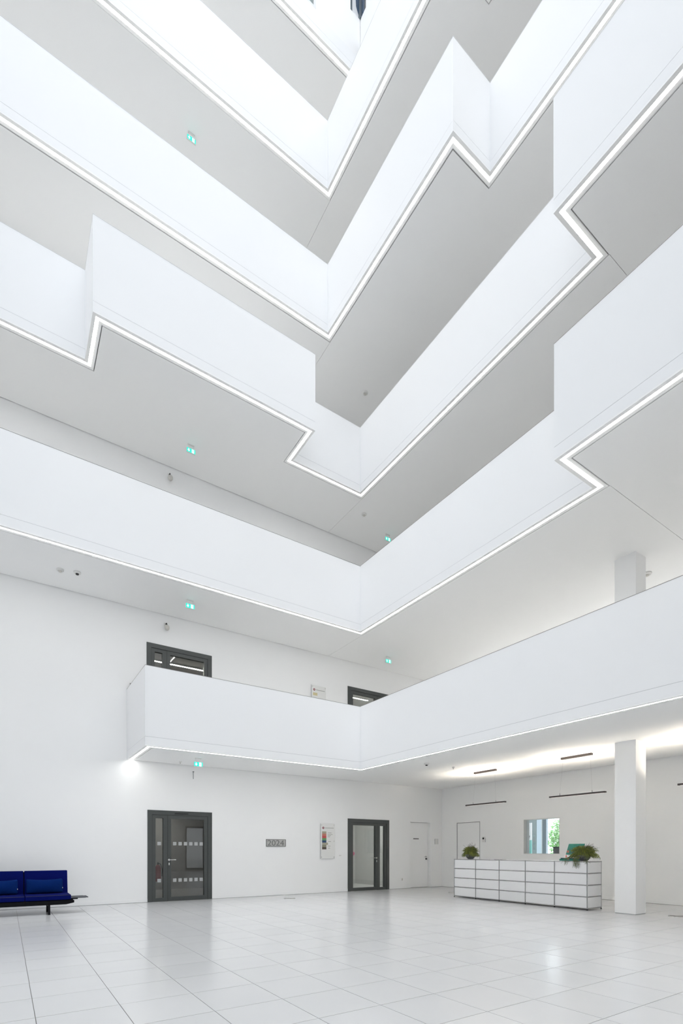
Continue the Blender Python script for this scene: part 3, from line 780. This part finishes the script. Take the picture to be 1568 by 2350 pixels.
# added fill uplight hidden behind the lowest parapet, brightens the soffit above
M['upglow'] = mat('gallery_fill_glow', (0.9, 0.9, 0.9), 0.6, emit=(1.0, 0.985, 0.96), estr=UP_E)
for k, wh in enumerate(('lowest',)):
    z = LV[k] + 0.64 + 0.95
    t = thing('fill_uplight', 'added unseen fill uplight on the right wall of the %s gallery' % wh, 'lamp', (XB, 6.5, z), group='added fill uplights')
    obj('housing', box(B(), -0.10, 0, -5.2, 5.2, -0.04, 0.0), M['alu'], t)
    obj('diffuser', box(B(), -0.09, -0.01, -5.15, 5.15, 0.0, 0.004), M['upglow'], t)

# ------------------------------------------------------------------ exit signs
def exit_sign(lab, x, y, zs):
    t = thing('exit_sign', lab, 'sign', (x, y, zs), group='hanging green exit signs')
    obj('ceiling_plate', box(B(), -0.10, 0.10, -0.025, 0.025, -0.012, 0), M['plastic'], t)
    obj('housing', bevel(box(B(), -0.135, 0.135, -0.018, 0.018, -0.205, -0.012 - 0.055), 0.003, 1), M['plastic'], t)
    obj('bracket', box(box(B(), -0.09, -0.08, -0.006, 0.006, -0.118, -0.012), 0.08, 0.09, -0.006, 0.006, -0.118, -0.012), M['plastic'], t)
    obj('green_field', box(B(), -0.130, 0.130, -0.021, -0.018, -0.200, -0.072), M['signgreen'], t)
    q = B(); y_ = -0.0225
    prism(q, [(-0.078, -0.088), (-0.058, -0.088), (-0.058, -0.128), (-0.030, -0.128), (-0.068, -0.186), (-0.106, -0.128), (-0.078, -0.128)], 0.0015, 'y', y_)
    obj('arrow', q, M['signwhite'], t)
    q = B(); prism(q, [(0.022, -0.084), (0.092, -0.084), (0.092, -0.192), (0.022, -0.192)], 0.0015, 'y', y_)
    obj('door_symbol', q, M['signwhite'], t)
    q = B(); y2 = -0.024
    prism(q, [(0.058 + 0.010 * math.cos(a * PI / 5), -0.101 + 0.010 * math.sin(a * PI / 5)) for a in range(10)], 0.0012, 'y', y2)
    prism(q, [(0.050, -0.113), (0.066, -0.115), (0.062, -0.146), (0.048, -0.144)], 0.0012, 'y', y2)
    prism(q, [(0.048, -0.144), (0.056, -0.146), (0.044, -0.166), (0.030, -0.176), (0.026, -0.170), (0.038, -0.160)], 0.0012, 'y', y2)
    prism(q, [(0.056, -0.145), (0.063, -0.145), (0.074, -0.160), (0.066, -0.184), (0.058, -0.182), (0.064, -0.161)], 0.0012, 'y', y2)
    prism(q, [(0.064, -0.114), (0.080, -0.124), (0.077, -0.130), (0.062, -0.122)], 0.0012, 'y', y2)
    obj('running_figure', q, M['signgreen'], t)
    for ch in t.children:
        if ch.name.split('.')[0] not in ('ceiling_plate', 'bracket'): ch.location.z = -0.048
    t.scale = (0.76, 0.76, 0.76)
exit_sign('green exit sign under the lowest balcony, above the frosted square door', 3.68, 11.47, LV[0])
exit_sign('green exit sign under the second balcony, left side', 3.50, 11.50, LV[1])
exit_sign('green exit sign under the third balcony, left side', 3.55, 11.60, LV[2])
exit_sign('green exit sign under the fifth balcony, upper left', 3.56, 11.60, LV[4])
exit_sign('green exit sign under the second balcony, right of the corner', 9.37, 11.60, LV[1])
exit_sign('green exit sign under the third balcony, at the parapet corner', 9.40, 11.66, LV[2])

# ------------------------------------------------------------------ ceiling and wall devices
def detector(name, lab, x, y, z, r, dark):
    t = thing(name, lab, 'detector', (x, y, z))
    obj('base', lathe(B(), [(0, 0), (r, 0), (r, -0.02), (r * 0.75, -0.035), (0, -0.035)], 18), M['plastic'], t, smooth=False)
    obj('sensor_head', lathe(B(), [(0, -0.035), (r * 0.45, -0.035), (r * 0.4, -0.055), (0, -0.06)], 14), M['black'] if dark else M['sensor'], t)
detector('smoke_detector', 'round detector with a dark tip under the lowest balcony near the corner', 8.52, 9.07, LV[0], 0.065, True)
detector('sprinkler_head', 'small sprinkler in the soffit left of the first ceiling lamp mount', 9.44, 9.07, LV[0], 0.03, False)
detector('smoke_detector', 'pale round detector under the second balcony, leftmost', 0.92, 11.70, LV[1], 0.07, False)
detector('smoke_detector', 'round detector with a dark tip under the second balcony, left', 1.22, 11.62, LV[1], 0.07, True)
detector('smoke_detector', 'pale round detector under the second balcony, far right', 11.0, 5.17, LV[1], 0.09, False)
detector('smoke_detector', 'small detector under the third balcony near its corner', 8.28, 11.31, LV[2], 0.07, False)
detector('smoke_detector', 'small detector in the soffit of the fourth balcony', 8.44, 11.48, LV[3], 0.08, False)
detector('sprinkler_head', 'tiny sprinkler under the lowest balcony left of the exit sign', 3.45, 12.1, LV[0], 0.03, False)
def camera_ball(lab, x, z):
    t = thing('security_camera', lab, 'camera', (x, YB, z))
    obj('wall_plate', box(B(), -0.035, 0.035, -0.03, 0, 0.03, 0.11), M['plastic'], t)
    obj('arm', tube(B(), [(0, -0.02, 0.08), (0.0, -0.09, 0.075), (0.01, -0.10, 0.03)], 0.014, 8), M['black'], t)
    q = B(); bmesh.ops.create_uvsphere(q, u_segments=20, v_segments=12, radius=0.058, matrix=Matrix.Translation((0.01, -0.10, -0.03)) @ Matrix.Scale(1.15, 4, (0, 0, 1)))
    obj('dome', q, M['sensor'], t, smooth=True)
camera_ball('white ball camera on the wall above the lowest balcony', 3.225, 6.63)
camera_ball('white ball camera on the wall between second and third balcony', 3.305, 10.27)
t = thing('wall_sensor', 'thin grey rod on the wall under the lowest exit sign', 'sensor', (3.90, YB, 3.02))
obj('rod', box(B(), -0.008, 0.008, -0.02, 0, 0.0, 0.17), M['seam'], t); obj('cap', box(B(), -0.016, 0.016, -0.024, 0, 0.17, 0.185), M['text'], t)
t = thing('wall_bracket', 'small grey bracket where the balcony end meets the wall', 'bracket', (2.45, YB, 5.07))
obj('plate', box(B(), -0.04, 0.04, -0.02, 0, 0, 0.07), M['coping'], t); obj('lug', box(B(), -0.02, 0.03, -0.05, -0.02, 0.02, 0.05), M['seam'], t)
t = thing('intercom', 'white wall intercom with a black button right of the flush door', 'intercom', (XB, 10.725, 1.50))
obj('housing', bevel(box(B(), -0.02, 0, -0.06, 0.06, 0, 0.17), 0.003, 1), M['plastic'], t)
q = B(); lathe(q, [(0, 0), (0.032, 0), (0.032, 0.008), (0, 0.012)], 16); bmesh.ops.rotate(q, verts=q.verts[:], cent=(0, 0, 0), matrix=Matrix.Rotation(-PI / 2, 3, 'Y')); bmesh.ops.translate(q, verts=q.verts[:], vec=(-0.02, 0.01, 0.115))
obj('button', q, M['black'], t)
obj('edge', box(B(), -0.021, -0.002, -0.068, -0.06, 0, 0.12), M['seam'], t)
t = thing('wall_frame', 'small thin-edged white panel on the wall beside the recessed door', 'panel', (12.16, YB, 1.45))
q = B(); box(q, 0, 0.006, -0.012, 0, 0, 0.18); box(q, 0.15, 0.156, -0.012, 0, 0, 0.18); box(q, 0.006, 0.15, -0.012, 0, 0.174, 0.18)
obj('edge', q, M['seam'], t); obj('panel', box(B(), 0.006, 0.15, -0.008, 0, 0, 0.174), M['plastic'], t)
t = thing('power_socket', 'small socket low on the wall between the glazed and recessed doors', 'socket', (10.72, YB, 0.30))
obj('plate', box(B(), -0.02, 0.02, -0.01, 0, -0.035, 0.035), M['sensor'], t)
t = thing('light_switch', 'flat white switch on the wall right of the colour chart sign', 'switch', (8.30, YB, 1.07))
obj('plate', box(B(), -0.04, 0.04, -0.008, 0, 0, 0.03), M['plastic'], t)
# floor boxes
for lab, x, y in (('round steel floor box in front of the colour chart sign', 6.07, 11.53), ('round steel floor box left of the counter', 10.9, 10.47), ('round steel floor box at the right edge beyond the column', 10.44, 4.37)):
    t = thing('floor_box', lab, 'floor box', (x, y, 0.0005))
    obj('cover', lathe(B(), [(0, 0.003), (0.125, 0.003), (0.13, 0.0), (0, 0.0)], 28), mat('brushed_floor_box', (0.28, 0.27, 0.26), 0.4, metal=0.6), t)
    obj('ring', lathe(B(), [(0.13, 0.0), (0.13, 0.004), (0.145, 0.004), (0.147, 0.0)], 28), M['steel'], t)

# ------------------------------------------------------------------ signs on the wall
t = thing('number_sign', 'framed metal plate reading 2024 on the white wall', 'sign', (5.884, YB, 1.341))
W, H = 0.59, 0.20
obj('plate', box(B(), 0, W, -0.02, 0, 0, H), M['plate'], t)
q = B(); box(q, 0, W, -0.026, -0.02, 0, 0.010); box(q, 0, W, -0.026, -0.02, H - 0.010, H); box(q, 0, 0.012, -0.026, -0.02, 0.01, H - 0.01); box(q, W - 0.012, W, -0.026, -0.02, 0.01, H - 0.01)
obj('frame', q, M['platebar'], t)
def text(s, size, loc, parent, m, ext=0.003, name='lettering'):
    c = bpy.data.curves.new(name, 'FONT'); c.body = s; c.size = size; c.extrude = ext
    c.align_x = 'LEFT'; c.materials.append(m)
    tmp = bpy.data.objects.new(name, c); COL.objects.link(tmp)
    me = bpy.data.meshes.new_from_object(tmp.evaluated_get(bpy.context.evaluated_depsgraph_get()))
    bpy.data.objects.remove(tmp)
    o = bpy.data.objects.new(name, me); COL.objects.link(o); o.parent = parent
    o.location = loc; o.rotation_euler = (PI / 2, 0, 0)
    return o
tx = text('2024', 0.215, (0.030, -0.023, 0.028), t, mat('engraved_grey', (0.20, 0.20, 0.195), 0.6)); tx.scale = (1.19, 1, 1)

def chart(lab, x, z, W, H, loc_z0, logo):
    t = thing('directory_sign', lab, 'sign', (x, YB, z))
    obj('board', bevel(box(B(), 0, W, -0.035, -0.025, 0, H), 0.002, 1), mat('sign_board', (0.80, 0.80, 0.78), 0.35), t)
    obj('edge', box(box(B(), -0.003, 0, -0.036, -0.024, 0, H), 0, W, -0.036, -0.024, -0.004, 0), M['seam'], t)
    for sx in (0.03, W - 0.03):
        for sz in (0.04, H * 0.5, H - 0.04):
            q = B(); lathe(q, [(0, 0), (0.009, 0), (0.009, 0.04), (0, 0.04)], 10); bmesh.ops.rotate(q, verts=q.verts[:], cent=(0, 0, 0), matrix=Matrix.Rotation(PI / 2, 3, 'X')); bmesh.ops.translate(q, verts=q.verts[:], vec=(sx, 0, sz))
            obj('standoff', q, M['steel'], t)
    # ring logo
    q = B(); cx, cz, r1, r2 = 0.085, H - 0.125, 0.034, 0.013
    n = 20
    for k in range(n):
        a, b = 2 * PI * k / n, 2 * PI * (k + 1) / n
        prism(q, [(cx + r2 * math.cos(a), cz + r2 * math.sin(a)), (cx + r1 * math.cos(a), cz + r1 * math.sin(a)), (cx + r1 * math.cos(b), cz + r1 * math.sin(b)), (cx + r2 * math.cos(b), cz + r2 * math.sin(b))], 0.002, 'y', -0.037)
    obj('ring_emblem', q, mat('dark_red_print', (0.28, 0.05, 0.07), 0.5), t)
    obj('printed_line', box(B(), 0.14, W - 0.04, -0.0365, -0.035, cz - 0.008, cz + 0.008), mat('pale_grey_print', (0.38, 0.38, 0.36), 0.6), t)
    return t
t = chart('tall white sign with a red ring emblem and a column of coloured blocks', 7.606, 1.0, 0.482, 1.018, 0, True)
cols = [(0.40, 0.36, 0.27), (0.55, 0.20, 0.15), (0.58, 0.09, 0.09), (0.12, 0.32, 0.12), (0.03, 0.07, 0.17), (0.42, 0.39, 0.30), (0.27, 0.26, 0.19), (0.085, 0.065, 0.05)]
zt_ = 0.792
for k, c in enumerate(cols):
    hgt = 0.0655
    wd = 0.145 if k != 5 else 0.20
    obj('colour_block', box(B(), 0.045, 0.045 + wd - 0.04 * 0, -0.037, -0.035, zt_ - (k + 1) * hgt, zt_ - k * hgt), mat('print_colour_%d' % k, c, 0.5), t)
g_ = mat('grey_print', (0.30, 0.30, 0.28), 0.6)
for (z_, w_, x_) in ((0.752, 0.13, 0.24), (0.705, 0.17, 0.235), (0.670, 0.11, 0.235), (0.635, 0.08, 0.235), (0.498, 0.10, 0.25), (0.365, 0.09, 0.24), (0.30, 0.075, 0.245)):
    obj('printed_line', box(B(), x_, x_ + w_, -0.0365, -0.035, z_ - 0.006, z_ + 0.006), g_, t)
t = chart('white sign with a red ring emblem showing above the lowest balcony parapet', 7.30, 4.99, 0.482, 1.0, 0, True)
obj('colour_block', box(B(), 0.045, 0.19, -0.037, -0.035, 0.71, 0.79), mat('print_sand', (0.62, 0.55, 0.32), 0.5), t)

# ------------------------------------------------------------------ sofa
t = thing('sofa', 'dark blue low sofa with lumbar pillows on black legs, at the left edge', 'sofa', (-0.47, 11.12, 0))
def soft(x0, x1, y0, y1, z0, z1, bev, lean=0.0, puff=0.0):
    bm = box(B(), x0, x1, y0, y1, z0, z1)
    bmesh.ops.bevel(bm, geom=bm.edges[:], offset=bev, segments=3, affect='EDGES', profile=0.6)
    bmesh.ops.subdivide_edges(bm, edges=[e_ for e_ in bm.edges if e_.calc_length() > 0.2], cuts=6, use_grid_fill=True)
    cx, cz = (x0 + x1) / 2, (z0 + z1) / 2; hx, hz_ = (x1 - x0) / 2, (z1 - z0) / 2; cyy = (y0 + y1) / 2
    for v in bm.verts:
        if puff:
            k = max(0, 1 - ((v.co.x - cx) / hx) ** 2) * max(0, 1 - ((v.co.z - cz) / hz_) ** 2)
            v.co.y += (-puff if v.co.y < cyy else puff * 0.3) * k
            edge = abs((v.co.x - cx) / hx)
            v.co.z = cz + (v.co.z - cz) * (1 - 0.16 * (1 - edge ** 2)) if v.co.z > cz else v.co.z
        v.co.y += lean * (v.co.z - z0)
    return bm
ox = 0.47
for k, a in enumerate((0.30, -0.468, -1.236)):
    a += ox; b = a + 0.762
    sm_ = obj('seat_cushion', soft(a, b, 0.0, 0.66, 0.275, 0.372, 0.016), M['blue'], t, smooth=True)
    obj('piping', tube(B(), [(a + 0.01, 0.002, 0.362), (b - 0.01, 0.002, 0.362)], 0.004, 6), M['black'], sm_)
    obj('backrest', soft(a + 0.004, b - 0.004, 0.60, 0.70, 0.30, 0.822, 0.014, lean=0.22), M['blue'], t, smooth=True)
    obj('pillow', soft(a + 0.03, b - 0.10, 0.50, 0.60, 0.385, 0.665, 0.035, lean=0.16, puff=0.05), M['bluepill'], t, smooth=True)
    obj('pillow_tag', box(B(), b - 0.11, b - 0.10, 0.50, 0.51, 0.47, 0.49), M['sensor'], t)
for gx in (0.30, -0.468):
    q = B(); prism(q, [(0.66, 0.30), (0.78, 0.80), (0.80, 0.80), (0.70, 0.28)], 0.04, 'x', gx + ox - 0.022); obj('gap_filler', q, M['blacksteel'], t)  # black strip added to darken the gap between the backs
q = B(); box(q, -1.236 + ox, 1.10 + ox, 0.02, 0.62, 0.215, 0.275); obj('frame', bevel(q, 0.006, 1), M['blacksteel'], t)
q = B(); prism(q, [(-1.0 + ox, 0.185), (0.98 + ox, 0.185), (1.115 + ox, 0.215), (1.115 + ox, 0.262), (-1.14 + ox, 0.262), (-1.14 + ox, 0.215)], 0.02, 'y', 0.0); obj('front_rail', q, M['blacksteel'], t)
for lx in (0.69, -0.86):
    q = B(); x_ = lx + ox
    prism(q, [(-0.02, 0.0), (0.03, 0.0), (0.045, 0.19), (0.005, 0.19)], 0.035, 'x', x_ - 0.0175)
    obj('leg', q, M['blacksteel'], t)
    q = B(); prism(q, [(0.53, 0.0), (0.58, 0.0), (0.56, 0.21), (0.51, 0.21)], 0.035, 'x', x_ - 0.0175)
    obj('leg', q, M['blacksteel'], t)
    obj('cross_bar', box(B(), x_ - 0.0175, x_ + 0.0175, 0.03, 0.55, 0.16, 0.215), M['blacksteel'], t)
q = B(); box(q, 1.04 + ox, 1.372 + ox, 0.03, 0.50, 0.296, 0.308)
bmesh.ops.bevel(q, geom=[e_ for e_ in q.edges if abs(e_.verts[0].co.z - e_.verts[1].co.z) > 0.005 and e_.verts[0].co.x > 1.3 + ox - 0.01], offset=0.05, segments=4, affect='EDGES')
obj('side_shelf', q, M['tabletop'], t, label='dark flat shelf at the right end')
obj('shelf_arm', box(B(), 0.95 + ox, 1.2 + ox, 0.2, 0.26, 0.262, 0.296), M['blacksteel'], t)
